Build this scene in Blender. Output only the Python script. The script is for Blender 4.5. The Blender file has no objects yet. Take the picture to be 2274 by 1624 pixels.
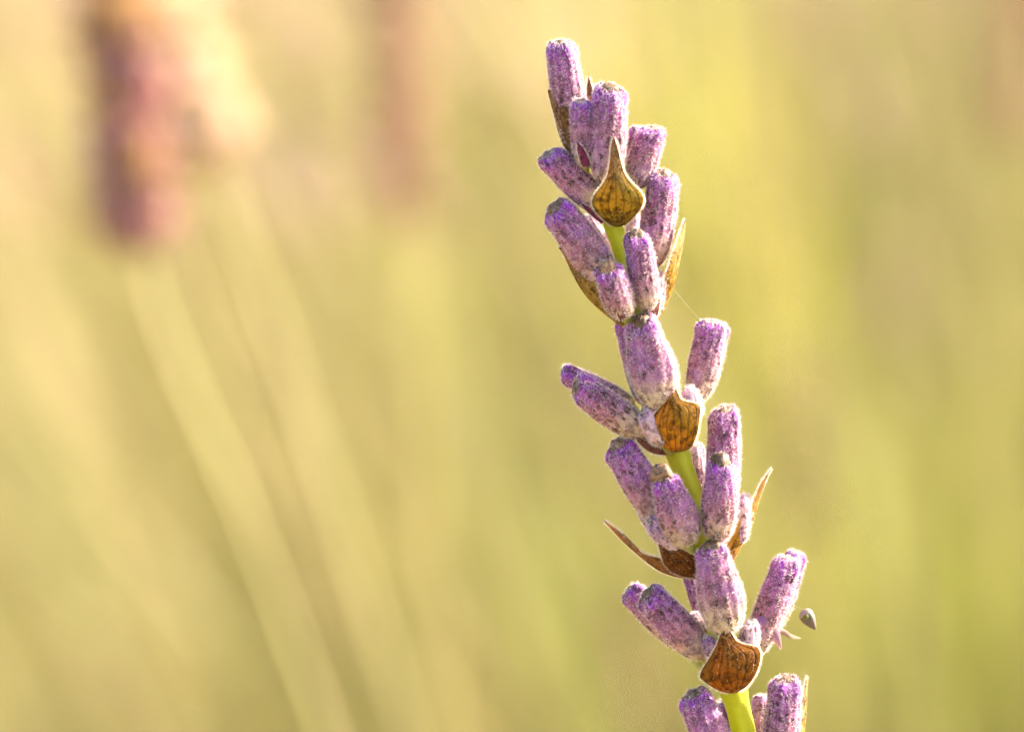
import bpy, math, random
import numpy as np
from mathutils import Vector, Matrix

R_ = math.radians
rng = np.random.default_rng(11)
random.seed(11)
scene = bpy.context.scene
col = scene.collection

# ------------------------------------------------------------------ camera
PITCH = R_(8.0)
DIST = 0.239                       # camera to the lavender stalk (macro distance)
LENS, SENSOR = 172.0, 36.0
FOCUS = np.array([0.0, 0.0, 0.40])
FWD = np.array([0.0, math.cos(PITCH), -math.sin(PITCH)])
RIGHT = np.array([1.0, 0.0, 0.0])
UP = np.array([0.0, math.sin(PITCH), math.cos(PITCH)])
CAM = FOCUS - FWD * DIST
cam_d = bpy.data.cameras.new('camera')
cam = bpy.data.objects.new('camera', cam_d)
col.objects.link(cam)
cam.location = CAM
cam.rotation_euler = (math.pi / 2 - PITCH, 0, 0)
cam_d.lens, cam_d.sensor_width = LENS, SENSOR
cam_d.clip_start, cam_d.clip_end = 0.01, 3000.0
cam_d.dof.use_dof = True
cam_d.dof.focus_distance = DIST - 0.0006
cam_d.dof.aperture_fstop = 32.0
scene.camera = cam

# ------------------------------------------------------------------ light
SUN = np.array([0.83, 0.37, 0.50]); SUN /= np.linalg.norm(SUN)
world = bpy.data.worlds.new('World'); scene.world = world
world.use_nodes = True
nt = world.node_tree
sky = nt.nodes.new('ShaderNodeTexSky'); sky.sky_type = 'NISHITA'; sky.sun_disc = False
sky.sun_elevation = math.asin(SUN[2]); sky.sun_rotation = math.atan2(SUN[0], SUN[1])
sky.air_density = 1.0; sky.dust_density = 4.0; sky.ozone_density = 0.6
bgn = nt.nodes['Background']; bgn.inputs['Strength'].default_value = 0.115
nt.links.new(sky.outputs[0], bgn.inputs['Color'])
sun_d = bpy.data.lights.new('sun', 'SUN'); sun_d.energy = 5.0; sun_d.angle = R_(0.53)
sun_d.color = (1.0, 0.86, 0.66)
sun = bpy.data.objects.new('sun', sun_d); col.objects.link(sun)
sun.rotation_euler = Vector(SUN).to_track_quat('Z', 'Y').to_euler()
sun.location = (1, 1, 3)
vs = scene.view_settings
vs.view_transform = 'Standard'; vs.look = 'None'; vs.gamma = 1.0; vs.use_curve_mapping = False
vs.exposure = 2.3
scene.render.engine = 'CYCLES'
scene.cycles.max_bounces = 8
scene.cycles.transmission_bounces = 6
scene.cycles.use_denoising = True
scene.cycles.caustics_reflective = False
scene.cycles.caustics_refractive = False


def P(px, py, dep=0.0):
    """photo pixel (2273 wide) -> world point; dep = millimetres in front of the stalk's plane"""
    t = DIST - dep / 1000.0
    k = t * SENSOR / LENS / 2273.0
    return CAM + FWD * t + RIGHT * ((px - 1136.5) * k) + UP * ((812.0 - py) * k)


def PD(px, py, D):
    return P(px, py, (DIST - D) * 1000.0)


MMPX = DIST * SENSOR / LENS / 2273.0      # metres per pixel in the stalk's plane

# ------------------------------------------------------------------ helpers
def unit(v):
    v = np.asarray(v, float)
    return v / (np.linalg.norm(v, axis=-1, keepdims=True) + 1e-20)


def smooth(x, a, b):
    t = np.clip((x - a) / (b - a), 0, 1)
    return t * t * (3 - 2 * t)


class MB:
    """collects vertices, faces and colours; builds ONE mesh object"""
    def __init__(self):
        self.v, self.f, self.c, self.uv, self.n = [], [], [], [], 0

    def add(self, v, f, c=(1, 1, 1), uv=None):
        v = np.asarray(v, float).reshape(-1, 3)
        c = np.asarray(c, float)
        if c.ndim == 1:
            c = np.repeat(c[None, :3], len(v), 0)
        self.v.append(v); self.c.append(c[:, :3])
        self.uv.append(np.zeros((len(v), 2)) if uv is None else np.asarray(uv, float))
        for a in (f if isinstance(f, list) else [f]):
            self.f.append(np.asarray(a, int) + self.n)
        self.n += len(v)

    def mesh(self, name, smooth_shade=True):
        V = np.concatenate(self.v); C = np.concatenate(self.c); UV = np.concatenate(self.uv)
        me = bpy.data.meshes.new(name)
        me.vertices.add(len(V)); me.vertices.foreach_set('co', V.astype(np.float32).ravel())
        loops = np.concatenate([a.ravel() for a in self.f])
        tot = np.concatenate([np.full(len(a), a.shape[1]) for a in self.f])
        start = np.concatenate([[0], np.cumsum(tot)[:-1]])
        me.loops.add(len(loops)); me.loops.foreach_set('vertex_index', loops.astype(np.int32))
        me.polygons.add(len(tot))
        me.polygons.foreach_set('loop_start', start.astype(np.int32))
        me.polygons.foreach_set('loop_total', tot.astype(np.int32))
        me.polygons.foreach_set('use_smooth', np.full(len(tot), smooth_shade))
        at = me.color_attributes.new('Col', 'FLOAT_COLOR', 'POINT')
        at.data.foreach_set('color', np.concatenate([C, np.ones((len(C), 1))], 1).astype(np.float32).ravel())
        u = me.uv_layers.new(name='UVMap')
        u.data.foreach_set('uv', UV[loops].astype(np.float32).ravel())
        me.update(calc_edges=True)
        return me

    def build(self, name, mat, parent=None, origin=None, smooth_shade=True):
        if origin is not None:
            self.v = [v - np.asarray(origin) for v in self.v]
        me = self.mesh(name, smooth_shade)
        me.materials.append(mat)
        o = bpy.data.objects.new(name, me); col.objects.link(o)
        if origin is not None:
            o.location = origin
        if parent is not None:
            o.parent = parent
        return o


def tag(o, label=None, cat=None, group=None, kind=None):
    for k, v in (('label', label), ('category', cat), ('group', group), ('kind', kind)):
        if v: o[k] = v
    return o


def empty(name, loc):
    o = bpy.data.objects.new(name, None); col.objects.link(o)
    o.location = loc; o.empty_display_size = 0.01
    return o


def grid_faces(nu, nv, closed=True):
    i = np.arange(nu - 1)[:, None]; j = np.arange(nv if closed else nv - 1)[None, :]
    j2 = (j + 1) % nv
    return np.stack([i * nv + j, i * nv + j2, (i + 1) * nv + j2, (i + 1) * nv + j], -1).reshape(-1, 4)


def frames(path):
    """parallel-transport frames along a polyline"""
    path = np.asarray(path, float)
    T = unit(np.gradient(path, axis=0))
    a = np.array([0, -1.0, 0.1]) if abs(T[0][1]) < 0.9 else np.array([1.0, 0, 0])
    N = []; n = unit(a - T[0] * a.dot(T[0]))
    for t in T:
        n = unit(n - t * n.dot(t)); N.append(n)
    N = np.array(N); B = np.cross(T, N)
    return T, N, B


def spline(pts, n):
    """Catmull-Rom through pts"""
    p = np.asarray(pts, float)
    p = np.vstack([2 * p[0] - p[1], p, 2 * p[-1] - p[-2]])
    m = len(p) - 3
    u = np.linspace(0, m - 1e-9, n); i = u.astype(int); t = (u - i)[:, None]
    a, b, c, d = p[i], p[i + 1], p[i + 2], p[i + 3]
    return 0.5 * (2 * b + (c - a) * t + (2 * a - 5 * b + 4 * c - d) * t ** 2 + (3 * b - a - 3 * c + d) * t ** 3)


def tube(mb, path, rad, sides=8, c=(1, 1, 1), square=0.0, cap=True):
    path = np.asarray(path, float); n = len(path)
    rad = np.broadcast_to(np.asarray(rad, float), (n,))
    T, N, B = frames(path)
    a = np.linspace(0, 2 * math.pi, sides, endpoint=False)
    sq = 1 + square * np.cos(4 * a)
    V = path[:, None] + rad[:, None, None] * sq[None, :, None] * (np.cos(a)[None, :, None] * N[:, None] + np.sin(a)[None, :, None] * B[:, None])
    c = np.asarray(c, float)
    if c.ndim == 2:
        c = np.repeat(c, sides, 0)
    uv = np.stack(np.meshgrid(np.linspace(0, 1, sides), np.linspace(0, 1, n)), -1).reshape(-1, 2)
    F = [grid_faces(n, sides)]
    if cap:
        F += [np.arange(sides)[None, ::-1], (np.arange(sides) + (n - 1) * sides)[None, :]]
    mb.add(V.reshape(-1, 3), F, c, uv)


def hairs(mb, p, nrm, length, width, color, wild=0.7, lean=None):
    """short kinked hairs: 5 points, 3 triangles each"""
    n = len(p)
    if n == 0: return
    d0 = unit(nrm * 0.8 + rng.normal(0, wild * 0.55, (n, 3)) + (0 if lean is None else lean))
    d1 = unit(d0 + rng.normal(0, wild * 0.8, (n, 3)))
    ln = (length * rng.uniform(0.5, 1.25, n))[:, None]
    side = unit(np.cross(d0, rng.normal(0, 1, (n, 3)))) * (width * rng.uniform(.7, 1.3, n))[:, None] * 0.5
    a = p - side; b = p + side
    m = p + d0 * ln * 0.5
    c = m + side * .8; d = m - side * .8
    e = m + d1 * ln * 0.55
    V = np.stack([a, b, c, d, e], 1).reshape(-1, 3)
    o = (np.arange(n) * 5)[:, None]
    q = o + np.array([[0, 1, 2, 3]]); t = o + np.array([[3, 2, 4]])
    color = np.asarray(color, float)
    if color.ndim == 2: color = np.repeat(color, 5, 0)
    mb.add(V, [q, t], color)


# ------------------------------------------------------------------ materials
def mat(name):
    m = bpy.data.materials.new(name); m.use_nodes = True
    t = m.node_tree; b = t.nodes['Principled BSDF']
    return m, t, b


def N_(t, typ, **kw):
    n = t.nodes.new(typ)
    for k, v in kw.items(): setattr(n, k, v)
    return n


def translucent_mix(t, b, color_socket, fac, tint=None):
    tr = N_(t, 'ShaderNodeBsdfTranslucent'); mx = N_(t, 'ShaderNodeMixShader')
    mx.inputs[0].default_value = fac
    if tint:
        mm = N_(t, 'ShaderNodeMix', data_type='RGBA', blend_type='MULTIPLY')
        mm.inputs[0].default_value = 1.0
        t.links.new(color_socket, mm.inputs[6]); mm.inputs[7].default_value = (*tint, 1)
        color_socket = mm.outputs[2]
    t.links.new(color_socket, tr.inputs[0])
    t.links.new(b.outputs[0], mx.inputs[1]); t.links.new(tr.outputs[0], mx.inputs[2])
    t.links.new(mx.outputs[0], t.nodes['Material Output'].inputs[0])


def mix(t, a, b, fac, blend='MIX'):
    m = N_(t, 'ShaderNodeMix', data_type='RGBA', blend_type=blend)
    for s, v in ((m.inputs[6], a), (m.inputs[7], b), (m.inputs[0], fac)):
        if hasattr(v, 'links') or hasattr(v, 'is_linked'): t.links.new(v, s)
        elif isinstance(v, (int, float)): s.default_value = v
        else: s.default_value = (*v, 1)
    return m.outputs[2]


def ramp(t, sock, lo, hi):
    n = N_(t, 'ShaderNodeMapRange'); n.interpolation_type = 'SMOOTHSTEP'
    t.links.new(sock, n.inputs[0]); n.inputs[1].default_value = lo; n.inputs[2].default_value = hi
    return n.outputs[0]


def math_(t, op, a, b):
    n = N_(t, 'ShaderNodeMath', operation=op)
    for i, v in enumerate((a, b)):
        if isinstance(v, (int, float)): n.inputs[i].default_value = v
        else: t.links.new(v, n.inputs[i])
    return n.outputs[0]


def noise(t, vec, scale, detail=3, rough=0.6):
    n = N_(t, 'ShaderNodeTexNoise'); n.inputs['Scale'].default_value = scale
    n.inputs['Detail'].default_value = detail; n.inputs['Roughness'].default_value = rough
    if vec is not None: t.links.new(vec, n.inputs['Vector'])
    return n


def calyx_material():
    m, t, b = mat('calyx_velvet')
    vc = N_(t, 'ShaderNodeVertexColor', layer_name='Col')
    tc = N_(t, 'ShaderNodeTexCoord'); uv = N_(t, 'ShaderNodeUVMap', uv_map='UVMap')
    n1 = noise(t, tc.outputs['Object'], 2200, 3, 0.6)
    c = mix(t, vc.outputs[0], (0.10, 0.03, 0.055), math_(t, 'MULTIPLY', ramp(t, n1.outputs[0], .42, .60), .72))
    n2 = noise(t, tc.outputs['Object'], 700, 2, 0.5)
    c = mix(t, c, (0.34, 0.12, 0.42), math_(t, 'MULTIPLY', ramp(t, n2.outputs[0], .50, .70), .45))
    n4 = noise(t, tc.outputs['Object'], 9000, 3, .7)
    c = mix(t, c, (0.70, 0.50, 0.62), math_(t, 'MULTIPLY', ramp(t, n4.outputs[0], .54, .68), .32))
    # sunken dark oil glands in the grooves between the ribs
    vo = N_(t, 'ShaderNodeTexVoronoi', voronoi_dimensions='2D'); vo.inputs['Scale'].default_value = 1.0
    vo.inputs['Randomness'].default_value = 0.75
    nd = noise(t, tc.outputs['Object'], 1500, 2, .6)
    va = N_(t, 'ShaderNodeVectorMath', operation='MULTIPLY_ADD'); t.links.new(nd.outputs['Color'], va.inputs[0]); va.inputs[1].default_value = (.9, .9, 0); t.links.new(uv.outputs[0], va.inputs[2])
    t.links.new(va.outputs[0], vo.inputs['Vector'])
    n3 = noise(t, tc.outputs['Object'], 500, 1, 0.5)
    spot = math_(t, 'MULTIPLY', ramp(t, vo.outputs['Distance'], .36, .10), ramp(t, n3.outputs[0], .40, .60))
    c = mix(t, c, (0.035, 0.012, 0.010), math_(t, 'MULTIPLY', spot, .85))
    t.links.new(c, b.inputs['Base Color'])
    b.inputs['Roughness'].default_value = 0.7
    b.inputs['Specular IOR Level'].default_value = 0.25
    bp = N_(t, 'ShaderNodeBump'); bp.inputs['Strength'].default_value = 0.5; bp.inputs['Distance'].default_value = 0.00006
    t.links.new(math_(t, 'SUBTRACT', n1.outputs[0], spot), bp.inputs['Height'])
    t.links.new(bp.outputs[0], b.inputs['Normal'])
    translucent_mix(t, b, c, 0.12, (1, .8, .9))
    return m


def fuzz_material():
    m, t, b = mat('pale_hair')
    vc = N_(t, 'ShaderNodeVertexColor', layer_name='Col')
    t.links.new(vc.outputs[0], b.inputs['Base Color'])
    b.inputs['Roughness'].default_value = 0.55; b.inputs['Specular IOR Level'].default_value = 0.3
    translucent_mix(t, b, vc.outputs[0], 0.55)
    return m


def corolla_material():
    m, t, b = mat('withered_corolla')
    vc = N_(t, 'ShaderNodeVertexColor', layer_name='Col')
    tc = N_(t, 'ShaderNodeTexCoord')
    n1 = noise(t, tc.outputs['Object'], 4200, 4, 0.7)
    c = mix(t, vc.outputs[0], (0.05, 0.025, 0.015), ramp(t, n1.outputs[0], .45, .65))
    t.links.new(c, b.inputs['Base Color']); b.inputs['Roughness'].default_value = .55
    bp = N_(t, 'ShaderNodeBump'); bp.inputs['Strength'].default_value = .8; bp.inputs['Distance'].default_value = .0001
    t.links.new(n1.outputs[0], bp.inputs['Height']); t.links.new(bp.outputs[0], b.inputs['Normal'])
    return m


def bract_material():
    m, t, b = mat('papery_bract')
    vc = N_(t, 'ShaderNodeVertexColor', layer_name='Col')
    uv = N_(t, 'ShaderNodeUVMap', uv_map='UVMap'); tc = N_(t, 'ShaderNodeTexCoord')
    sx = N_(t, 'ShaderNodeSeparateXYZ'); t.links.new(uv.outputs[0], sx.inputs[0])
    n0 = noise(t, tc.outputs['Object'], 500, 2, .5)
    w = math_(t, 'SINE', math_(t, 'ADD', math_(t, 'MULTIPLY', sx.outputs[0], 42.0), math_(t, 'MULTIPLY', n0.outputs[0], 2.5)), 0.0)
    vein = ramp(t, w, .55, .98)
    n1 = noise(t, tc.outputs['Object'], 2400, 4, .7)
    c = mix(t, vc.outputs[0], (0.07, 0.018, 0.004), math_(t, 'MULTIPLY', vein, .38))
    c = mix(t, c, (0.06, 0.016, 0.004), math_(t, 'MULTIPLY', ramp(t, n1.outputs[0], .45, .62), .72))
    n2 = noise(t, tc.outputs['Object'], 5200, 2, .6)
    c = mix(t, c, (0.75, 0.52, 0.26), math_(t, 'MULTIPLY', ramp(t, n2.outputs[0], .64, .72), .55))
    t.links.new(c, b.inputs['Base Color']); b.inputs['Roughness'].default_value = .65; b.inputs['Specular IOR Level'].default_value = .12
    bp = N_(t, 'ShaderNodeBump'); bp.inputs['Strength'].default_value = .8; bp.inputs['Distance'].default_value = .00008
    t.links.new(math_(t, 'SUBTRACT', n1.outputs[0], vein), bp.inputs['Height']); t.links.new(bp.outputs[0], b.inputs['Normal'])
    translucent_mix(t, b, c, 0.48, (1.0, .86, .40))
    return m


def leafy_material(name, tr=0.4, rough=.5, nscale=60.0, dark=.25):
    m, t, b = mat(name)
    vc = N_(t, 'ShaderNodeVertexColor', layer_name='Col')
    tc = N_(t, 'ShaderNodeTexCoord')
    n1 = noise(t, tc.outputs['Object'], nscale, 3, .6)
    c = mix(t, vc.outputs[0], (0.05, 0.04, 0.01), math_(t, 'MULTIPLY', ramp(t, n1.outputs[0], .5, .75), dark))
    t.links.new(c, b.inputs['Base Color']); b.inputs['Roughness'].default_value = rough
    b.inputs['Specular IOR Level'].default_value = .3
    translucent_mix(t, b, c, tr)
    return m


M_CALYX, M_FUZZ, M_COR, M_BRACT = calyx_material(), fuzz_material(), corolla_material(), bract_material()
M_STEM = leafy_material('green_stem', .38, .5, 1500, .12)
M_GRASS = leafy_material('meadow_grass', .40, .5, 40, .2)
M_PETAL = leafy_material('petal', .55, .6, 900, .05)
M_SEED = leafy_material('seed_husk', .15, .5, 2500, .5)
M_FARBUD = leafy_material('far_calyx', .45, .7, 400, .30)

# ------------------------------------------------------------------ ground
def ground():
    mb = MB()
    xs = np.concatenate([-np.geomspace(400, 6, 14), np.linspace(-5, 5, 81), np.geomspace(6, 400, 14)])
    X, Y = np.meshgrid(xs, xs + 2)
    near = np.exp(-(X ** 2 + (Y - 2) ** 2) / 60)
    Z = near * 0.015 * (np.sin(X * 5.1 + 1.3 * np.sin(Y * 3)) + np.sin(Y * 6.3 + X * 2)) - 0.03
    n = len(xs)
    mb.add(np.stack([X, Y, Z], -1).reshape(-1, 3), grid_faces(n, n, False))
    m, t, b = mat('dry_meadow_soil')
    tc = N_(t, 'ShaderNodeTexCoord')
    n1 = noise(t, tc.outputs['Object'], 3.0, 6, .65); n2 = noise(t, tc.outputs['Object'], 45, 5, .7)
    c = mix(t, (0.34, 0.27, 0.13), (0.24, 0.21, 0.08), ramp(t, n1.outputs[0], .4, .62))
    c = mix(t, c, (0.10, 0.065, 0.035), math_(t, 'MULTIPLY', ramp(t, n2.outputs[0], .5, .7), .6))
    t.links.new(c, b.inputs['Base Color']); b.inputs['Roughness'].default_value = .95
    bp = N_(t, 'ShaderNodeBump'); bp.inputs['Strength'].default_value = .7; bp.inputs['Distance'].default_value = .02
    t.links.new(n2.outputs[0], bp.inputs['Height']); t.links.new(bp.outputs[0], b.inputs['Normal'])
    o = mb.build('ground', m); tag(o, kind='structure')


ground()

def to_ground(low, d, ft):
    """smooth run of a stem from its last seen point down to its foot"""
    ln = np.linalg.norm(ft - low); m0 = unit(d) * ln * .9; m1 = np.array([0, 0, -ln * .6])
    h = lambda f: low * (2 * f ** 3 - 3 * f * f + 1) + m0 * (f ** 3 - 2 * f * f + f) + ft * (-2 * f ** 3 + 3 * f * f) + m1 * (f ** 3 - f * f)
    fs = []; st = np.linalg.norm(d) / (ln * .9); f = 0
    while f + st < .93:
        f += st; fs.append(f); st *= 1.5
    return [h(f) for f in fs] + [np.array(ft, float)]


# ------------------------------------------------------------------ the lavender stalk in focus
STEM_PX = [(1268, 300), (1300, 375), (1342, 452), (1370, 525), (1390, 600), (1418, 690), (1450, 800), (1480, 920),
           (1508, 1015), (1540, 1105), (1558, 1190), (1575, 1290), (1600, 1420), (1628, 1530), (1648, 1610), (1672, 1720), (1700, 1850)]
stem_pts = [P(x, y, 0) for x, y in STEM_PX]
foot = np.array([0.062, 0.035, -0.03])
low = stem_pts[-1]
path_pts = stem_pts + to_ground(low, low - stem_pts[-2], foot)
stalk = empty('lavender_stalk', foot)
tag(stalk, 'sharply focused lavender stalk with fuzzy violet buds, brown bracts and lime green stem', 'lavender')


def part(mb, name, m, parent, smooth_shade=True, kind=None):
    """a mesh given in world coordinates becomes a child (or grandchild) of a thing"""
    root = parent
    while root.parent is not None: root = root.parent
    off = np.array(root.location)
    mb.v = [v - off for v in mb.v]
    o = mb.build(name, m, parent, smooth_shade=smooth_shade)
    if kind: o['kind'] = kind
    return o


STEM_PATH = spline(path_pts, 200)
kk = np.linspace(0, 1, 200)
STEM_RAD = np.interp(np.linspace(0, len(path_pts) - 1, 200), [0, 2, 4, 8, 13, 16, 24], np.array([.30, .36, .40, .48, .54, .58, .8]) * 1e-3)
# swollen nodes under each whorl
for (nx, ny) in ((1300, 375), (1370, 500), (1412, 705), (1503, 1000), (1550, 1255), (1626, 1528)):
    q = P(nx, ny, 0); d = np.linalg.norm(STEM_PATH - q, axis=1)
    STEM_RAD = STEM_RAD * (1 + .22 * np.exp(-(d / .0006) ** 2))
mb = MB()
cs = np.array([.56, .58, .035])[None] * (1 + .08 * np.sin(kk * 60))[:, None]
tube(mb, STEM_PATH, STEM_RAD, 24, cs, .07)
stem_o = part(mb, 'stem', M_STEM, stalk)
T, Nn, Bb = frames(STEM_PATH)
n = 2600
i = rng.integers(0, 118, n); a = rng.uniform(0, 2 * math.pi, n)
nr = np.cos(a)[:, None] * Nn[i] + np.sin(a)[:, None] * Bb[i]
pp = STEM_PATH[i] + nr * STEM_RAD[i][:, None] + T[i] * rng.uniform(-.0002, .0002, n)[:, None]
mb = MB(); hairs(mb, pp, nr, .00007, .0000055, (.8, .8, .55), .6)
part(mb, 'fuzz', M_FUZZ, stem_o, False, 'stuff')

PROF = {
    'mature': ([0, .03, .08, .18, .32, .5, .68, .82, .91, .96, .985, 1.0], [.34, .54, .70, .86, .96, 1.0, .985, .95, .92, .86, .76, .60]),
    'young': ([0, .04, .12, .28, .48, .65, .8, .9, .96, 1.0], [.34, .60, .84, .98, 1.0, .96, .88, .76, .62, .42]),
    'slim': ([0, .04, .12, .3, .55, .8, .92, .97, 1.0], [.30, .48, .66, .86, 1.0, .98, .92, .84, .70]),
}
C_BASE = np.array([.54, .43, .27]); C_MID = np.array([.36, .135, .205]); C_TIP = np.array([.27, .042, .33])


def bud(base, tip, wpx, node, kind='mature', nub=0.15, roll=0.0, bend=0.0, pale=0.0, violet=1.0, dens=1.0, green=0.0, taper=.06):
    """one fuzzy calyx: base/tip = (px, py, depth mm)"""
    b3, t3 = P(*base), P(*tip)
    ax = t3 - b3; L = np.linalg.norm(ax); ez = ax / L
    toward = -FWD - ez * (-FWD).dot(ez); ex = unit(toward); ey = np.cross(ez, ex)
    roll = R_(roll)
    ex, ey = ex * math.cos(roll) + ey * math.sin(roll), ey * math.cos(roll) - ex * math.sin(roll)
    Rr = wpx * MMPX * .5 - .00004
    pu, pr = PROF[kind]
    ph = rng.uniform(0, 6.28); lob = rng.uniform(-.3, .3); amp = rng.uniform(.8, 1.2)
    ribs = 13
    wob1, wob2 = rng.uniform(-.05, .05, 2); tilt = rng.uniform(.10, .30)

    def pos(u, v):
        r = np.interp(u, pu, pr)
        # a little smoothing of the profile
        r = (r + np.interp(np.clip(u - .02, 0, 1), pu, pr) + np.interp(np.clip(u + .02, 0, 1), pu, pr)) / 3
        r = r * (1 - taper * smooth(u, .35, 1.0))
        win = smooth(u, .02, .2) * (1 - smooth(u, .86, .97))
        r = r * (1 + .035 * win * np.cos(ribs * v + ph + 1.2 * np.sin(5 * u + ph)) * amp + wob1 * np.cos(2 * v + ph) + wob2 * np.cos(3 * v + 4 * u))
        top = smooth(u, .80, .97)
        lobes = np.maximum(np.cos(5 * v + lob), -.25)
        r = r * (1 + .12 * lobes * smooth(u, .78, .90) * (1 - .6 * smooth(u, .93, 1.0)))
        z = u * L + Rr * top * (.07 * lobes - tilt * np.cos(v))
        cx = bend * L * (u * u - u) * 4 * .25
        p = b3 + ez * z[..., None] + ex * (Rr * r * np.cos(v))[..., None] + ey * (Rr * r * np.sin(v))[..., None]
        return p + (RIGHT * 1.0)[None] * cx[..., None]

    def nrm(u, v):
        e = 1e-3
        du = pos(np.clip(u + e, 0, 1), v) - pos(np.clip(u - e, 0, 1), v)
        dv = pos(u, v + e) - pos(u, v - e)
        return unit(np.cross(dv, du))

    jit = rng.uniform(-.06, .06, 3)
    cb = C_BASE * (1 - green * np.array([.5, .15, .7])); ct = C_TIP * (1 + jit); cm = C_MID * (1 + jit)
    shift = rng.uniform(-.08, .08)

    def colour(u, v):
        uu = np.clip(u + shift, 0, 1)
        a1 = smooth(uu, .06, .48)[..., None]; a2 = (smooth(uu, .42, .95) * .85 * violet)[..., None]
        c = cb * (1 - a1) + cm * a1
        c = c * (1 - a2) + ct * a2
        hot = (smooth(u, .80, .93) * (1 - smooth(u, .985, 1.0)) * smooth(np.cos(5 * v + lob), -.1, .8) * violet)[..., None]
        c = c * (1 - hot) + np.array([.30, .03, .42]) * hot
        # paler ribs
        rb = (smooth(np.cos(ribs * v + ph + 1.2 * np.sin(5 * u + ph)), .2, 1.0) * .25 * (1 - smooth(u, .8, .95)))[..., None]
        c = c * (1 - rb) + np.array([.66, .50, .56]) * rb
        return c * (1 - pale) + np.array([.80, .62, .66]) * pale

    nu, nv = 44, 52
    us = np.concatenate([np.linspace(0, .86, nu - 14), np.linspace(.88, 1.0, 14)]); vv = np.linspace(0, 2 * math.pi, nv, endpoint=False)
    U, V = np.meshgrid(us, vv, indexing='ij')
    pts = pos(U, V); cc = colour(U, V)
    uv = np.stack([V / (2 * math.pi) * ribs, U * L / (math.pi * 2 * Rr) * ribs * .55], -1)
    # rim rolls inwards into the mouth
    top = pts[-1]; ctr = top.mean(0)
    inner = []
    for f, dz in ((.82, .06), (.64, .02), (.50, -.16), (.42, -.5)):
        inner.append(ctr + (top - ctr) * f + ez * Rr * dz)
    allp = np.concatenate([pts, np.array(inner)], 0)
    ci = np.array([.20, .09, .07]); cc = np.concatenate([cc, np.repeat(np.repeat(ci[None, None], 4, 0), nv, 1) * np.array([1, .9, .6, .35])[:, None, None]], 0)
    uvx = np.concatenate([uv, np.repeat(uv[-1:], 4, 0)], 0)
    mb = MB()
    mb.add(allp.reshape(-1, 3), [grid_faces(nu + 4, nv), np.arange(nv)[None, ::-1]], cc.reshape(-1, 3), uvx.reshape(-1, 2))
    body = part(mb, 'flower_bud', M_CALYX, stalk)
    # withered corolla in the mouth
    mb = MB()
    th = np.linspace(.02, math.pi / 2 + .5, 9); fv = np.linspace(0, 2 * math.pi, 18, endpoint=False)
    TH, FV = np.meshgrid(th, fv, indexing='ij')
    lump = 1 + .16 * np.sin(3 * FV + ph) * np.sin(TH) + .10 * np.sin(5 * TH + 4 * FV) + rng.normal(0, .05, TH.shape)
    rr = Rr * .52
    nb = ctr + ez * (Rr * (nub - .30)) - ex * Rr * .12
    pv = nb + (np.sin(TH) * np.cos(FV) * lump * rr)[..., None] * ex + (np.sin(TH) * np.sin(FV) * lump * rr)[..., None] * ey + (np.cos(TH) * lump * rr * (.75 + .5 * max(nub, 0)))[..., None] * ez
    cd = np.array([.26, .14, .075]) * rng.uniform(.4, 1.1) if pale < .5 else np.array([.7, .6, .55])
    mb.add(pv.reshape(-1, 3), [grid_faces(9, 18), np.arange(18)[None, ::-1]], cd)
    part(mb, 'withered_corolla', M_COR, body)
    # pedicel joins the calyx to the node
    if node is not None:
        nd = P(*node); mid = (nd + b3) / 2 - UP * .0003
        mb = MB(); tube(mb, spline([nd, mid, b3 + ez * .0001, b3 + ez * .0005], 10), np.linspace(.9, .95, 10) * Rr * .32, 10, (.42, .42, .12))
        part(mb, 'pedicel', M_STEM, body)
    # velvet of short branched hairs
    area = 2 * math.pi * Rr * L
    n = int(area * 1e6 * 58 * dens)
    u = rng.uniform(0, 1, n) ** .95; v = rng.uniform(0, 2 * math.pi, n)
    keep = rng.uniform(0, 1, n) < (.35 + .65 * smooth(np.cos(ribs * v + ph + 1.2 * np.sin(5 * u + ph)), -.6, .7))
    u, v = u[keep], v[keep]
    p_, n_, c_ = pos(u, v), nrm(u, v), colour(u, v)
    sgn = np.sign(np.sum((p_ - (b3 + ez * (u * L)[:, None])) * n_, 1))[:, None]; n_ = n_ * np.where(sgn == 0, 1, sgn)
    wh = np.array([.95, .84, .90])
    k = rng.uniform(.25, .8, len(u))[:, None]
    hc = np.clip(c_ * 1.25, 0, 1) * (1 - k) + wh * k
    p_, n_, hc = (np.repeat(q, 6, 0) for q in (p_, n_, hc))          # each tuft: six hairs fanning from one foot
    mb = MB(); hairs(mb, p_ + rng.normal(0, 1.2e-5, p_.shape), n_ * .7, .000155, .0000115, hc, 1.25, ez * .25)
    n = int(area * 1e6 * 75 * dens); u = rng.uniform(0, 1, n); v = rng.uniform(0, 2 * math.pi, n)
    p_, n_ = pos(u, v), nrm(u, v)
    sgn = np.sign(np.sum((p_ - (b3 + ez * (u * L)[:, None])) * n_, 1))[:, None]; n_ = n_ * np.where(sgn == 0, 1, sgn)
    hairs(mb, p_, n_, .00021, .0000105, (.97, .92, .92), .75, ez * .2)
    n = int(190 * dens); v = rng.uniform(0, 2 * math.pi, n); f = rng.uniform(.45, 1, n)[:, None]
    j = rng.integers(0, nv, n)
    hairs(mb, ctr + (top[j] - ctr) * f + ez * Rr * .05, unit(ez + 0 * top[j]), .00016, .000009, (.85, .78, .78), .9)
    n = int(90 * dens); j = rng.integers(0, 18 * 6, n); q = pv.reshape(-1, 3)[j]
    hairs(mb, q, unit(q - nb), .00013, .000009, (.80, .74, .68), .9)
    part(mb, 'fuzz', M_FUZZ, body, False, 'stuff')
    # amber oil-gland droplets
    n = int(26 * (1 - pale)); 
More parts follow.
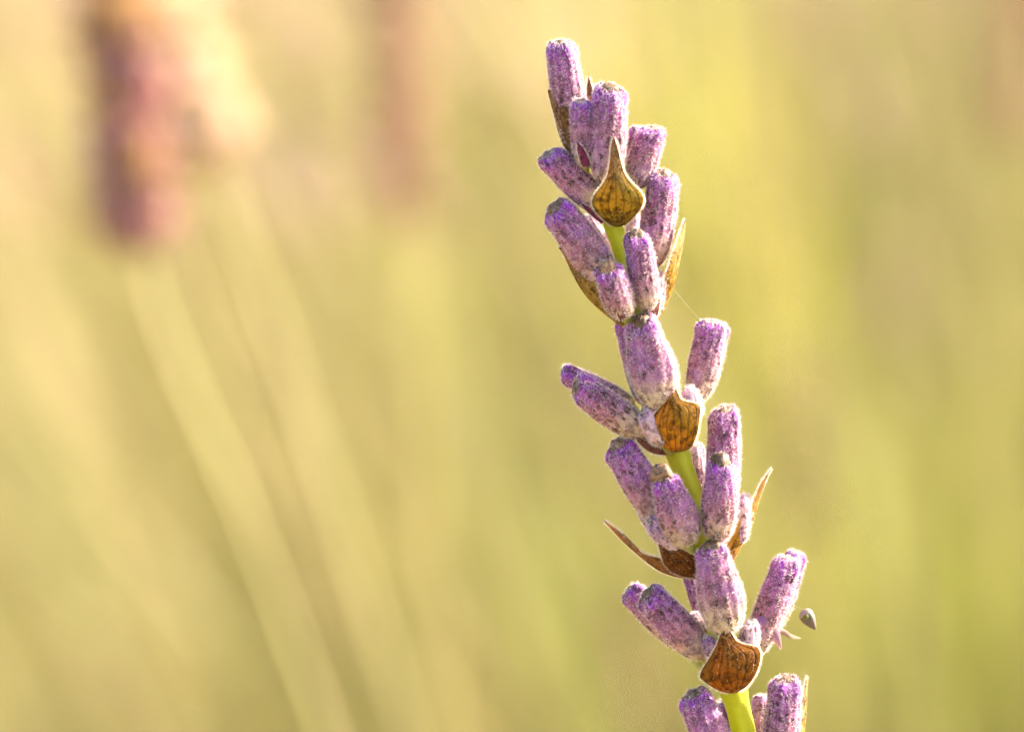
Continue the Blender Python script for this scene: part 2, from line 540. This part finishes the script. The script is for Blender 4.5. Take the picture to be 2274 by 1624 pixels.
    if n > 3:
        u = rng.uniform(.12, .9, n); v = rng.uniform(0, 2 * math.pi, n); q = pos(u, v); nn = nrm(u, v)
        s = rng.uniform(.000028, .00005, n)
        t1 = unit(np.cross(nn, ez)); t2 = np.cross(nn, t1)
        q = q + nn * .00001
        V6 = np.stack([q + nn * s[:, None], q + t1 * s[:, None], q + t2 * s[:, None], q - t1 * s[:, None], q - t2 * s[:, None]], 1)
        o = (np.arange(n) * 5)[:, None, None]
        F = (o + np.array([[0, 1, 2], [0, 2, 3], [0, 3, 4], [0, 4, 1]])[None]).reshape(-1, 3)
        mb = MB(); mb.add(V6.reshape(-1, 3), F, (.32, .17, .09)); part(mb, 'oil_glands', M_GLAND, body, True, 'stuff')
    return body


m_, t_, b_ = mat('amber_gland'); M_GLAND = m_
vc_ = N_(t_, 'ShaderNodeVertexColor', layer_name='Col'); t_.links.new(vc_.outputs[0], b_.inputs['Base Color'])
b_.inputs['Roughness'].default_value = .15

W1A, W1, W2, W3, W4, W5, W6 = (1300, 372, 0), (1368, 490, 0), (1412, 705, 0), (1500, 995, 0), (1548, 1255, 0), (1626, 1525, 0), (1690, 1800, 0)
# -------- top whorls
bud((1282, 338, -.2), (1243, 96, .2), 81, W1A, nub=.05, roll=20)
bud((1300, 372, .9), (1289, 226, 1.4), 58, W1A, 'mature', nub=-.1, roll=10, violet=1.25)
bud((1345, 408, 1.0), (1354, 196, 1.5), 88, W1, nub=.12, roll=15)
bud((1330, 380, -1.4), (1327, 196, -1.6), 62, W1A, nub=.1, dens=.7)
bud((1408, 418, .2), (1450, 286, .2), 70, W1, nub=.05, roll=-40, green=.25)
bud((1398, 400, -1.3), (1417, 284, -1.6), 48, W1, nub=-.05, dens=.7)
bud((1338, 462, .4), (1216, 344, .6), 74, W1, nub=-.05, roll=30, violet=1.1)
# -------- second whorl
bud((1447, 592, -.1), (1474, 386, .2), 82, W2, nub=.1, roll=25, violet=.9)
bud((1366, 642, .5), (1232, 462, .9), 92, W2, nub=.12, roll=-20)
bud((1440, 688, 1.3), (1413, 522, 2.0), 68, W2, nub=.25, roll=40)
bud((1388, 702, 1.7), (1347, 596, 2.8), 76, W2, nub=.28, roll=30, violet=.9)
bud((1380, 610, -1.5), (1300, 484, -1.9), 46, W2, nub=0, pale=.45, dens=.7)
bud((1395, 560, -1.8), (1410, 476, -2.2), 36, W2, nub=0, pale=.5, dens=.6)
bud((1452, 696, .7), (1466, 606, .7), 40, W2, 'young', nub=0, pale=.45, violet=.4)
# -------- third whorl
bud((1468, 905, 1.4), (1424, 712, 1.8), 110, W3, nub=.10, roll=-30, violet=.85, taper=.30)
bud((1432, 962, .8), (1280, 858, 1.2), 78, W3, nub=.10, roll=-60)
bud((1405, 900, -1.2), (1250, 828, -1.6), 58, W3, nub=.08, roll=-80, dens=.8)
bud((1545, 890, -.3), (1582, 716, -.3), 72, W3, nub=0, roll=-15)
bud((1556, 880, -1.8), (1598, 718, -2.1), 58, W3, nub=0, dens=.7, pale=.2)
bud((1430, 895, -1.5), (1388, 706, -1.8), 62, W3, nub=0, dens=.7)
bud((1472, 985, 1.3), (1428, 912, 1.7), 56, W3, 'young', nub=-.1, pale=.6, roll=-50, violet=1.2)
bud((1544, 930, .9), (1530, 860, .9), 48, W3, 'young', nub=-.1, pale=.75)
# -------- fourth whorl
bud((1600, 1160, -.4), (1609, 910, -.2), 82, W4, nub=.06, roll=-25, violet=.7)
bud((1474, 1160, .4), (1372, 986, .8), 88, W4, nub=.08, roll=-20)
bud((1528, 1208, 1.5), (1472, 1062, 2.1), 94, W4, 'mature', nub=.50, roll=20, violet=1.1, taper=.28)
bud((1592, 1200, 1.4), (1602, 1030, 1.9), 84, W4, 'mature', nub=.40, roll=35, violet=1.1, taper=.2)
bud((1562, 1150, -1.6), (1545, 988, -1.9), 46, W4, nub=0, pale=.55, dens=.6)
bud((1512, 1222, 1.1), (1442, 1158, 1.6), 52, W4, 'young', nub=-.1, pale=.45, roll=-40, violet=1.3)
bud((1640, 1205, .3), (1655, 1100, .3), 44, W4, 'young', nub=-.1, pale=.7)
bud((1470, 1190, -.3), (1424, 1130, -.4), 40, W4, 'young', nub=-.1, pale=.6)
# -------- fifth whorl
bud((1612, 1405, 1.4), (1580, 1212, 1.9), 108, W5, nub=.10, roll=-15, violet=.75, taper=.30)
bud((1562, 1455, .4), (1438, 1318, .8), 84, W5, nub=.10, roll=-30)
bud((1520, 1435, -1.5), (1397, 1308, -2.0), 68, W5, nub=.05, roll=-20, dens=.7)
bud((1676, 1448, -.1), (1750, 1240, -.3), 74, W5, nub=.04, roll=-20)
bud((1722, 1385, -2.0), (1768, 1226, -2.6), 58, W5, nub=.0, dens=.6)
bud((1572, 1410, -1.8), (1531, 1268, -2.1), 44, W5, nub=0, dens=.6)
bud((1592, 1472, 1.0), (1568, 1414, 1.3), 42, W5, 'young', nub=-.1, pale=.5, violet=1.2)
bud((1658, 1455, 1.0), (1668, 1380, 1.1), 52, W5, 'young', nub=-.1, pale=.65, roll=-30)
bud((1560, 1420, -.6), (1540, 1362, -.7), 40, W5, 'young', nub=-.1, pale=.7)
# -------- sixth whorl, cut by the frame
bud((1622, 1745, .5), (1540, 1540, .9), 88, W6, nub=.04, roll=-20)
bud((1724, 1725, .4), (1745, 1508, .6), 84, W6, nub=.05, roll=-15)
bud((1660, 1700, -1.8), (1603, 1556, -2.2), 46, W6, nub=0, dens=.6)
bud((1680, 1700, -1.8), (1690, 1544, -2.2), 44, W6, nub=0, dens=.6, pale=.2)


def bract(base, tip, wpx, left, right, color, facing=None, cup=.35, bulge=.5, curl=0.0, bow=(0, 0), fuzz=1.0, tcol=None, name='bract'):
    """papery bract: left/right = width profiles (t, w); facing = outward normal; bow = sideways bend in px"""
    b3, t3 = P(*base), P(*tip)
    ax = t3 - b3; L = np.linalg.norm(ax); ez = ax / L
    f = unit(np.asarray(-FWD if facing is None else facing, float)); nn = unit(f - ez * f.dot(ez)); es = np.cross(ez, nn)
    nt_, ns = 36, 17
    tt = np.linspace(0, 1, nt_); ss = np.linspace(-1, 1, ns)
    Tt, Ss = np.meshgrid(tt, ss, indexing='ij')
    W = wpx * MMPX * .5
    wl, wr = np.interp(tt, *left), np.interp(tt, *right)
    for _ in range(1):
        wl[1:-1] = (wl[:-2] + 2 * wl[1:-1] + wl[2:]) / 4; wr[1:-1] = (wr[:-2] + 2 * wr[1:-1] + wr[2:]) / 4
    w = np.where(Ss < 0, wl[:, None], wr[:, None]) * W
    wav = .03 * W * np.sin(9 * Tt + 3 * Ss + rng.uniform(0, 6))
    bx = (np.sin(np.pi * Tt) * bow[0]) * MMPX; by = (np.sin(np.pi * Tt) * bow[1]) * MMPX
    vein = .02 * W * np.cos(Ss * 25) * (1 - Tt)
    out = bulge * W * np.sin(np.pi * np.clip(Tt, 0, 1) ** .8) - cup * (Ss ** 2) * w + curl * L * np.maximum(Tt - .6, 0) ** 2 + wav + vein
    pts = b3 + ez * (Tt * L)[..., None] + es * (Ss * w)[..., None] + nn * out[..., None] + RIGHT * bx[..., None] + UP * by[..., None]
    th = .00005
    back = pts - nn * th
    c = np.asarray(color, float); c2 = c if tcol is None else np.asarray(tcol, float)
    a = smooth(Tt, .35, .95)[..., None]
    cc = (c * (1 - a) + c2 * a) * (1 - .25 * smooth(np.abs(Ss), .7, 1.0)[..., None] * 0)
    uv = np.stack([Ss * .5 + .5, Tt], -1)
    mb = MB(); nq = nt_ * ns
    F1 = grid_faces(nt_, ns, False); F2 = grid_faces(nt_, ns, False)[:, ::-1] + nq
    idx = np.arange(nq).reshape(nt_, ns)
    edge = np.concatenate([idx[:, 0], idx[-1, 1:], idx[-2::-1, -1], idx[0, -2:0:-1]])
    e2 = np.roll(edge, -1); F3 = np.stack([edge, e2, e2 + nq, edge + nq], 1)
    mb.add(np.concatenate([pts.reshape(-1, 3), back.reshape(-1, 3)]), [F1, F2, F3], np.concatenate([cc.reshape(-1, 3)] * 2), np.concatenate([uv.reshape(-1, 2)] * 2))
    o = part(mb, name, M_BRACT, stalk)
    # hairy margin and scattered hairs on the back
    mb = MB()
    n = int(L * 1e3 * 260 * fuzz); ti = rng.uniform(0, nt_ - 1.01, n); i0 = ti.astype(int); fr = (ti - i0)[:, None]
    for k, sg in ((0, 1), (ns - 1, -1)):
        q = pts[i0, k] * (1 - fr) + pts[i0 + 1, k] * fr
        tng = unit(pts[i0 + 1, k] - pts[i0, k]); outv = unit(np.cross(tng, nn)) * sg
        outv = np.where((np.sum(outv * (q - (b3 + ez * L * .4)), 1) < 0)[:, None], -outv, outv)
        hairs(mb, q - nn * th * rng.uniform(0, 1, n)[:, None], outv + nn * .3, .00016, .0000105, (.93, .84, .72), .9)
    n = int(L * W * 1e6 * 110 * fuzz); iu = rng.integers(1, nt_ - 1, n); iv = rng.integers(1, ns - 1, n)
    q = pts[iu, iv] + (pts[iu, iv - 1] - pts[iu, iv]) * rng.uniform(0, 1, n)[:, None] + (pts[iu - 1, iv] - pts[iu, iv]) * rng.uniform(0, 1, n)[:, None]
    hairs(mb, q, np.repeat(nn[None], n, 0), .00010, .000008, (.85, .70, .48), .9)
    part(mb, 'fuzz', M_FUZZ, o, False, 'stuff')
    return o


LEFT = -RIGHT
ACUM = ([0, .12, .25, .36, .46, .56, .66, .8, .92, 1], [.22, .55, .88, 1.0, .82, .50, .30, .19, .12, .03])
SHLD = ([0, .12, .35, .52, .62, .72, .82, .92, 1], [.50, .66, .92, 1.02, .88, .55, .36, .22, .03])
SHLD2 = ([0, .12, .35, .52, .66, .72, .76, .84, .92, 1], [.50, .66, .88, 1.0, 1.1, .90, .34, .22, .14, .04])
BOAT = ([0, .15, .4, .65, .85, 1], [.3, .75, 1, .8, .4, .05])
THIN = ([0, .2, .5, .8, 1], [.9, 1, .9, .6, .1])
OLIVE = (.42, .29, .03); GOLD = (.46, .25, .02); BROWN = (.34, .135, .012); TAN = (.36, .17, .06)
# front bracts, convex towards the viewer
bract((1374, 503, .45), (1362, 306, 2.2), 118, ACUM, ACUM, OLIVE, cup=.35, bulge=.9, tcol=(.36, .18, .07))
bract((1503, 1003, .55), (1492, 846, 2.0), 106, SHLD, SHLD2, GOLD, cup=.35, bulge=1.0, tcol=(.38, .18, .02))
bract((1628, 1536, .6), (1610, 1396, 2.0), 134, ([0, .1, .25, .45, .55, .7, .85, .94, 1], [.16, .34, .64, 1.08, .96, .62, .32, .20, .06]), ([0, .1, .28, .48, .62, .72, .78, .85, .94, 1], [.16, .32, .60, .90, 1.04, 1.0, .55, .28, .20, .06]), BROWN, cup=.30, bulge=.9, tcol=(.36, .13, .012))
# side bracts, seen along their edge
bract((1302, 378, .5), (1217, 200, .2), 110, BOAT, BOAT, (.26, .13, .05), facing=LEFT * .9 - UP * .2 - FWD * .55, cup=.5, bulge=.25, tcol=TAN)
bract((1384, 724, .4), (1240, 548, .3), 110, BOAT, BOAT, (.44, .28, .06), facing=LEFT * .9 - UP * .6 - FWD * .35, cup=.6, bulge=.35, tcol=TAN)
bract((1452, 716, .4), (1521, 488, 0), 70, BOAT, BOAT, (.52, .30, .03), facing=RIGHT * .9 - UP * .2 - FWD * .30, cup=.5, bulge=.5, tcol=(.55, .38, .18))
bract((1548, 1282, .4), (1345, 1150, .6), 66, ([0, .15, .32, .45, .56, .8, 1], [.6, .95, 1, .6, .26, .30, .08]), ([0, .15, .32, .45, .56, .8, 1], [.6, .95, 1, .6, .26, .30, .08]), (.40, .18, .05), facing=LEFT * .5 - UP * .8 - FWD * .6, cup=.5, bulge=.55, curl=.2, bow=(-6, -14), tcol=(.50, .20, .04), fuzz=1.7)
bract((1612, 1262, .4), (1704, 1036, -.2), 76, ([0, .15, .4, .58, .7, .85, 1], [.6, .9, 1, .75, .35, .3, .06]), ([0, .15, .4, .58, .7, .85, 1], [.6, .9, 1, .75, .35, .3, .06]), (.55, .30, .03), facing=RIGHT * .9 - UP * .25 - FWD * .4, cup=.5, bulge=.35, curl=.25, tcol=(.5, .32, .12))
bract((1765, 1745, 0), (1792, 1500, -.3), 70, BOAT, BOAT, (.55, .34, .05), facing=RIGHT * .9 - FWD * .3, cup=.5, bulge=.2, tcol=(.55, .38, .18))
# a darker torn bract below the fourth whorl
bract((1546, 1278, .8), (1462, 1208, 1.6), 70, BOAT, BOAT, (.24, .085, .015), facing=-FWD - UP * .5 + LEFT * .3, cup=.5, bulge=.4)
# narrow bracteoles
bract((1340, 492, .9), (1290, 452, 1.1), 14, THIN, THIN, (.30, .06, .16), cup=.2, bulge=.2, fuzz=.5, name='bracteole')
bract((1482, 1002, .9), (1404, 958, 1.2), 20, THIN, THIN, (.34, .14, .10), cup=.2, bulge=.3, bow=(-4, -10), name='bracteole')
bract((1318, 320, -.5), (1307, 172, -.5), 24, THIN, THIN, (.42, .26, .15), cup=.3, bulge=.2, name='bracteole')
bract((1302, 368, 1.6), (1283, 318, 1.9), 20, THIN, THIN, (.30, .06, .16), cup=.2, bulge=.2, fuzz=.5, name='bracteole')
bract((1384, 706, 2.3), (1372, 690, 2.6), 18, THIN, THIN, (.30, .08, .12), cup=.2, bulge=.2, fuzz=.5, name='bracteole')
bract((1450, 700, 1.5), (1462, 640, 1.3), 20, THIN, THIN, (.46, .16, .14), cup=.2, bulge=.2, fuzz=.5, name='bracteole')

# withered petals still hanging from the fifth whorl
def petal(pts, w, c0, c1):
    path = spline([P(*p) for p in pts], 16); T, N, B = frames(path)
    s = np.linspace(-1, 1, 7); k = np.linspace(0, 1, 16)
    wd = w * MMPX * .5 * np.interp(k, [0, .3, .7, 1], [.5, 1, .8, .12])
    side = unit(np.cross(T, -FWD))
    pp = path[:, None] + side[:, None] * (wd[:, None] * s[None])[..., None] - FWD * (wd[:, None] * (s[None] ** 2) * -.5 + .05e-3 * np.sin(9 * k)[:, None])[..., None]
    cc = np.asarray(c0)[None] * (1 - k[:, None]) + np.asarray(c1)[None] * k[:, None]
    mb = MB(); f = grid_faces(16, 7, False); th = -FWD * 3e-5
    mb.add(np.concatenate([pp.reshape(-1, 3), (pp - th).reshape(-1, 3)]), [f, f[:, ::-1] + 112], np.concatenate([np.repeat(cc, 7, 0)] * 2))
    part(mb, 'withered_petal', M_PETAL, stalk)


petal([(1660, 1400, .9), (1695, 1382, .7), (1718, 1405, .4), (1734, 1440, .2)], 34, (.34, .09, .38), (.50, .36, .36))
petal([(1700, 1395, -1.0), (1735, 1400, -1.6), (1755, 1412, -2.0), (1778, 1416, -3.4)], 13, (.42, .30, .34), (.44, .36, .26))

# ------------------------------------------------------------------ seed caught on a silk thread
def seed():
    c = P(1795, 1373, -1.6); ax = unit(P(1812, 1400, -1.6) - P(1780, 1350, -1.6))
    ex = unit(np.cross(ax, FWD)); ey = np.cross(ax, ex)
    L, W = 52 * MMPX, 32 * MMPX
    root = empty('seed', c); tag(root, 'tiny grey green seed husk hanging on silk beside the lavender bud', 'seed')
    k = np.linspace(0, 1, 16); a = np.linspace(0, 2 * math.pi, 18, endpoint=False)
    prof = np.interp(k, [0, .05, .15, .3, .5, .75, .9, 1], [.25, .62, .92, 1, .9, .55, .28, .02])
    K, A = np.meshgrid(k, a, indexing='ij')
    r = prof[:, None] * W * .5 * (1 + .05 * np.cos(6 * A))
    pts = ax * ((K - .45) * L)[..., None] + ex * (r * np.cos(A))[..., None] + ey * (r * .8 * np.sin(A))[..., None]
    cc = np.repeat(np.array([[.15, .115, .10]]), 16 * 18, 0)
    mb = MB(); mb.add(pts.reshape(-1, 3), [grid_faces(16, 18), np.arange(18)[None, ::-1]], cc)
    h = mb.build('husk', M_SEED, root)
    mb = MB()
    capk = K[:5] * .0
    r2 = prof[:5, None] * W * .5 * 1.07
    p2 = ax * ((K[:5] - .47) * L)[..., None] + ex * (r2 * np.cos(A[:5]))[..., None] + ey * (r2 * .86 * np.sin(A[:5]))[..., None]
    mb.add(p2.reshape(-1, 3), [grid_faces(5, 18), np.arange(18)[None, ::-1]], (.30, .27, .22)); mb.build('cap', M_SEED, root)
    mb = MB()
    q = ax * (-.16 * L) - FWD * W * .36 - ex * W * .1
    aa = np.linspace(0, 2 * math.pi, 12, endpoint=False)
    rings = [q + (ex * np.cos(aa)[:, None] * .24 + ax * np.sin(aa)[:, None] * .22) * W * s - FWD * W * z for s, z in ((1, -.06), (.8, .06), (.4, .11))]
    mb.add(np.concatenate(rings), [grid_faces(3, 12), (np.arange(12) + 24)[None]], (.12, .16, .02)); mb.build('green_spot', M_SEED, root)


seed()


def silk(a, b, sag, label):
    p = np.linspace(a, b, 14); p[:, 2] -= sag * np.sin(np.linspace(0, math.pi, 14))
    mb = MB(); tube(mb, p - a, 2.2e-6, 5, (.9, .9, .85))
    o = mb.build('silk_thread', M_FUZZ); o.location = a
    tag(o, label, 'thread', 'fine silk threads strung on the lavender')


silk(P(1752, 1330, -.4), P(1781, 1350, -1.6), .0001, 'fine silk thread holding the tiny seed beside a bud')
silk(P(1470, 612, .6), P(1566, 722, -.2), .00005, 'fine silk thread stretched from a golden bract to the bud below it')

rng = np.random.default_rng(5)      # the meadow has its own random run
# ------------------------------------------------------------------ blurred lavender further back
def far_bud(mb, b3, ez, L, Rr, c):
    u = np.array([0, .1, .35, .7, .92, 1.0]); pr = np.array([.35, .7, 1, .95, .75, .35])
    a = np.linspace(0, 2 * math.pi, 8, endpoint=False)
    ex = unit(np.cross(ez, np.array([.3, .9, .2]))); ey = np.cross(ez, ex)
    V = b3 + ez * (u * L)[:, None, None] + (pr * Rr)[:, None, None] * (np.cos(a)[None, :, None] * ex + np.sin(a)[None, :, None] * ey)
    k = u[:, None]; cc = np.array([.40, .30, .20]) * (1 - k) * .4 + np.asarray(c) * (1 - .4 * (1 - k))
    mb.add(V.reshape(-1, 3), [grid_faces(6, 8), (np.arange(8) + 40)[None], np.arange(8)[None, ::-1]], np.repeat(cc, 8, 0))


def far_stalk(pts, D, whorls, label, flower=(.34, .15, .30), brac=(.30, .16, .05), stemc=(.46, .41, .16), spread=1.0, nb=9, group='blurred lavender stalks behind', srad=.0008):
    """pts: (px,py) from spike tip to the lowest visible point, all at distance D; then on down to the ground"""
    q = [PD(x, y, D) for x, y in pts]
    low = q[-1]; d = unit(q[-1] - q[-2])
    ft = np.array([low[0] + d[0] / max(-d[2], .3) * (low[2]) * .35, low[1] + .03, -.03])
    q += to_ground(low, q[-1] - q[-2], ft)
    path = spline(q, 110)
    root = empty('lavender_stalk', ft); tag(root, label, 'lavender', group)
    mb = MB(); tube(mb, path, srad, 8, stemc); s_ = part(mb, 'stem', M_STEM, root)
    seg = np.concatenate([[0], np.cumsum(np.linalg.norm(np.diff(path, axis=0), axis=1))])
    T, N, B = frames(path)
    for w in whorls:
        i = int(np.searchsorted(seg, w)); c = path[i]; up = -T[i]
        mb = MB(); ph = rng.uniform(0, 6)
        for k in range(nb):
            a = ph + 2 * math.pi * k / nb; rad = N[i] * math.cos(a) + B[i] * math.sin(a)
            ez = unit(up * rng.uniform(.7, 1.3) + rad * rng.uniform(.5, 1.0) * spread)
            far_bud(mb, c + rad * .0006, ez, rng.uniform(.0045, .0062), rng.uniform(.0010, .0013), np.asarray(flower[rng.integers(0, len(flower))]) * rng.uniform(.8, 1.2))
        wo = part(mb, 'flower_whorl', M_FARBUD, root)
        for sg in (-1, 1):
            a = ph + (0 if sg > 0 else math.pi); rad = N[i] * math.cos(a) + B[i] * math.sin(a)
            ez = unit(up * .8 + rad * .8); e2 = unit(np.cross(ez, rad)); 
            L, W = .0042, .0017
            kk = np.array([0, .35, .6, 1.0]); ww = np.array([.5, 1, .5, .05]) * W
            V = np.concatenate([c + ez * L * k - e2 * w_ + rad * .001 * math.sin(k * 3) for k, w_ in zip(kk, ww)] + [c + ez * L * k + e2 * w_ + rad * .001 * math.sin(k * 3) for k, w_ in zip(kk, ww)]).reshape(-1, 3)
            F = np.array([[j, j + 1, j + 5, j + 4] for j in range(3)])
            V2 = np.concatenate([V, V + rad * .0002]); mb = MB(); mb.add(V2, [F, F[:, ::-1] + 8], brac); part(mb, 'bract', M_BRACT, root)
    return root


def wh(a, b, n):
    return list(np.linspace(a, b, n))


far_stalk([(200, -420), (228, -200), (250, 0), (280, 250), (303, 480), (325, 640), (420, 880), (540, 1150), (720, 1624)], .48,
          wh(.001, .0435, 14), 'broad mauve lavender spike out of focus with sunlit cream side', [(.46, .22, .24), (.50, .28, .20), (.60, .38, .16), (.40, .18, .26)], nb=11, spread=1.15, stemc=(.42, .38, .16), srad=.00065)
far_stalk([(290, -300), (320, -120), (365, 60), (440, 300), (520, 500), (700, 1000), (920, 1700)], .54,  # strong sunlight on this spike is put into its pale cream colours
          wh(.001, .034, 13), 'lavender spike with sunlight painted in cream, blurred beside the broad mauve one', [(.74, .58, .42), (.74, .54, .42), (.70, .56, .36)], (.70, .52, .28), nb=18, spread=2.2, stemc=(.44, .39, .18), srad=.0006)
far_stalk([(850, -500), (865, -200), (872, 50), (885, 300), (895, 420), (930, 800), (990, 1700)], .72,
          wh(.002, .064, 15), 'soft dusky lavender spike blurred behind, upright and brownish', [(.46, .26, .22), (.50, .32, .22)], nb=10, spread=1.3)
far_stalk([(1770, 820), (1785, 950), (1800, 1180), (1815, 1400), (1840, 1750)], 1.15,
          wh(.002, .036, 7), 'small faint mauve lavender spike blurred behind the stalk', [(.44, .24, .26)], nb=9)
far_stalk([(1410, 1400), (1420, 1500), (1440, 1700), (1460, 1900)], 1.25,
          wh(.002, .035, 6), 'very faint pinkish lavender spike low behind the stalk', [(.48, .30, .26)], nb=8)
far_stalk([(2262, -600), (2258, -200), (2250, 60), (2245, 200), (2240, 600), (2230, 1700)], .9,
          wh(.002, .075, 12), 'pinkish brown lavender spike blurred just before the olive grass tuft', [(.48, .28, .22)], nb=8)


# ------------------------------------------------------------------ meadow of stems and blades
def strands(name, label, cat, n, xr, yr, hr, wr, cols, lean, blade=False, seg=6, mat_=None, head=None, dens=None):
    x = rng.uniform(*xr, n); y = rng.uniform(*yr, n)
    if dens is not None:
        k = rng.uniform(0, 1, n) < dens(x, y); x, y = x[k], y[k]; n = len(x)
    h = rng.uniform(*hr, n); w = rng.uniform(*wr, n)
    lx, ly = lean(x, y)
    lx = lx + rng.normal(0, .12, n); ly = ly + rng.normal(0, .12, n)
    t = np.linspace(0, 1, seg)
    base = np.stack([x, y, np.full(n, -.03)], 1)
    cv = t ** 1.5
    pts = base[:, None] + np.stack([lx[:, None] * h[:, None] * cv, ly[:, None] * h[:, None] * cv, h[:, None] * t * np.ones_like(lx)[:, None]], -1)
    cols = np.asarray(cols); c = cols[rng.integers(0, len(cols), n)] * rng.uniform(.8, 1.2, (n, 1)) * .92
    gr = smooth(x, -.02, .16)[:, None]; c = c * (1 - gr * np.array([.24, .20, .30]))      # greener growth to the right
    a0 = rng.uniform(0, 6.28, n)
    mb = MB()
    if blade:
        side = np.stack([np.cos(a0), np.sin(a0), 0 * a0], 1)[:, None] * (w[:, None] * (1 - t ** 2 * .95))[..., None] * .5
        V = np.stack([pts - side, pts + side], 2).reshape(-1, 3); m = 2
        o = (np.arange(n) * seg * 2)[:, None]; j = np.arange(seg - 1)[None] * 2
        F = np.stack([o + j, o + j + 1, o + j + 3, o + j + 2], -1).reshape(-1, 4)
        mb.add(V, F, np.repeat(c, seg * 2, 0))
    else:
        ang = np.array([0, 2.094, 4.189])
        r = w[:, None] * .5 * (1 - .4 * t)
        ring = np.stack([np.cos(a0[:, None] + ang), np.sin(a0[:, None] + ang), 0 * a0[:, None] + 0 * ang], -1)
        V = (pts[:, :, None] + ring[:, None] * r[:, :, None, None]).reshape(-1, 3)
        o = (np.arange(n) * seg * 3)[:, None, None]; j = np.arange(seg - 1)[None, :, None] * 3; k = np.arange(3)[None, None]; k2 = (k + 1) % 3
        F = np.stack([o + j + k, o + j + k2, o + j + 3 + k2, o + j + 3 + k], -1).reshape(-1, 4)
        mb.add(V, F, np.repeat(c, seg * 3, 0))
        if head is not None:
            frac, hl, hw, hc = head
            sel = np.where(rng.uniform(0, 1, n) < frac)[0]; m = len(sel)
            d = unit(pts[sel, -1] - pts[sel, -2]); tp = pts[sel, -1]
            kk = np.array([0, .15, .5, .85, 1.0]); pr = np.array([.3, .9, 1, .7, .1])
            an = np.linspace(0, 2 * math.pi, 6, endpoint=False)
            ex = unit(np.cross(d, np.array([.2, .9, .1]))); ey = np.cross(d, ex)
            ln = rng.uniform(.7, 1.3, m) * hl
            rr = pr[None] * hw * rng.uniform(.7, 1.2, (m, 1)) * .5
            V = tp[:, None, None] + d[:, None, None] * (ln[:, None] * kk)[:, :, None, None] + rr[:, :, None, None] * (np.cos(an)[None, None, :, None] * ex[:, None, None] + np.sin(an)[None, None, :, None] * ey[:, None, None])
            o = (np.arange(m) * 30)[:, None]
            F = (o[:, :, None] + grid_faces(5, 6)[None]).reshape(-1, 4)
            hc = np.asarray(hc); c2 = hc[rng.integers(0, len(hc), m)] * rng.uniform(.75, 1.25, (m, 1))
            mb.add(V.reshape(-1, 3), F, np.repeat(c2, 30, 0))
    o = mb.build(name, mat_ or M_GRASS, smooth_shade=True)
    tag(o, label, cat, kind='stuff')


def lean(x, y):
    return -.30 + .16 * np.tanh(x * 6) - .02 * x, -.05 + 0 * x


STRAW = [(.54, .43, .24), (.58, .48, .29), (.50, .40, .20)]
YG = [(.42, .38, .13), (.38, .36, .11), (.46, .40, .16)]
GREEN = [(.24, .29, .05), (.28, .33, .06)]
strands('dry_grass', 'pale straw coloured grass stems filling the blurred meadow', 'grass', 8000, (-1.0, 1.0), (.75, 3.8), (.18, .42), (.0012, .0024), STRAW + YG, lean)
strands('meadow_grass', 'yellow green grass blades of the blurred meadow', 'grass', 6500, (-1.0, 1.0), (.9, 3.6), (.10, .30), (.003, .006), YG + GREEN, lean, blade=True)
strands('far_lavender', 'mass of distant pinkish lavender stalks in the blurred meadow', 'lavender', 1200, (-1.2, 1.2), (1.5, 3.6), (.22, .40), (.0014, .002), YG, lean,
        head=(1.0, .040, .012, [(.54, .36, .30), (.56, .42, .30), (.46, .28, .30)]))
strands('far_grass', 'thin dry grass of the wider meadow around', 'grass', 12000, (-5, 5), (-3, 9), (.10, .30), (.003, .007), STRAW + YG + GREEN, lean, blade=True,
        dens=lambda x, y: ((np.abs(x) > 1.0) | (y > 3.6) | (y < -1.0)).astype(float))


def tuft(label, n, x, y, r, hr, cols):
    """one tuft of green grass rooted in one spot"""
    root = np.array([x, y, -.03]); seg = 7; t = np.linspace(0, 1, seg)
    a = rng.uniform(0, 6.28, n); rr = rng.uniform(0, 1, n) ** .5 * r
    b = np.stack([np.cos(a) * rr * .35, np.sin(a) * rr * .35, 0 * a], 1)
    h = rng.uniform(*hr, n); sx = np.cos(a) * rr * .8 - .10 * h; sy = np.sin(a) * rr * .8
    pts = b[:, None] + np.stack([sx[:, None] * t ** 1.7, sy[:, None] * t ** 1.7, h[:, None] * (t - .12 * t ** 3)], -1)
    w = rng.uniform(.003, .0055, n); a2 = rng.uniform(0, 6.28, n)
    side = np.stack([np.cos(a2), np.sin(a2), 0 * a2], 1)[:, None] * (w[:, None] * (1 - t ** 2 * .95))[..., None] * .5
    V = np.stack([pts - side, pts + side], 2).reshape(-1, 3)
    o = (np.arange(n) * seg * 2)[:, None]; j = np.arange(seg - 1)[None] * 2
    F = np.stack([o + j, o + j + 1, o + j + 3, o + j + 2], -1).reshape(-1, 4)
    cols = np.asarray(cols); c = cols[rng.integers(0, len(cols), n)] * rng.uniform(.8, 1.2, (n, 1))
    mb = MB(); mb.add(V, F, np.repeat(c, seg * 2, 0))
    o = mb.build('grass_tuft', M_GRASS); o.location = root
    tag(o, label, 'grass tuft', 'green grass tufts in the blurred meadow')


tuft('olive green grass tuft blurred beside the small faint mauve spike', 170, .125, 1.10, .10, (.26, .36), [(.34, .33, .08), (.28, .30, .06)])
tuft('yellow green grass tuft blurred at the foot of the broad mauve spike, beyond its stem', 170, -.120, .80, .07, (.20, .27), [(.36, .35, .07), (.30, .33, .06)])
tuft('tall lime green grass tuft blurred behind the top of the focused stalk', 90, .085, 1.45, .06, (.36, .46), [(.42, .38, .09), (.36, .35, .08)])
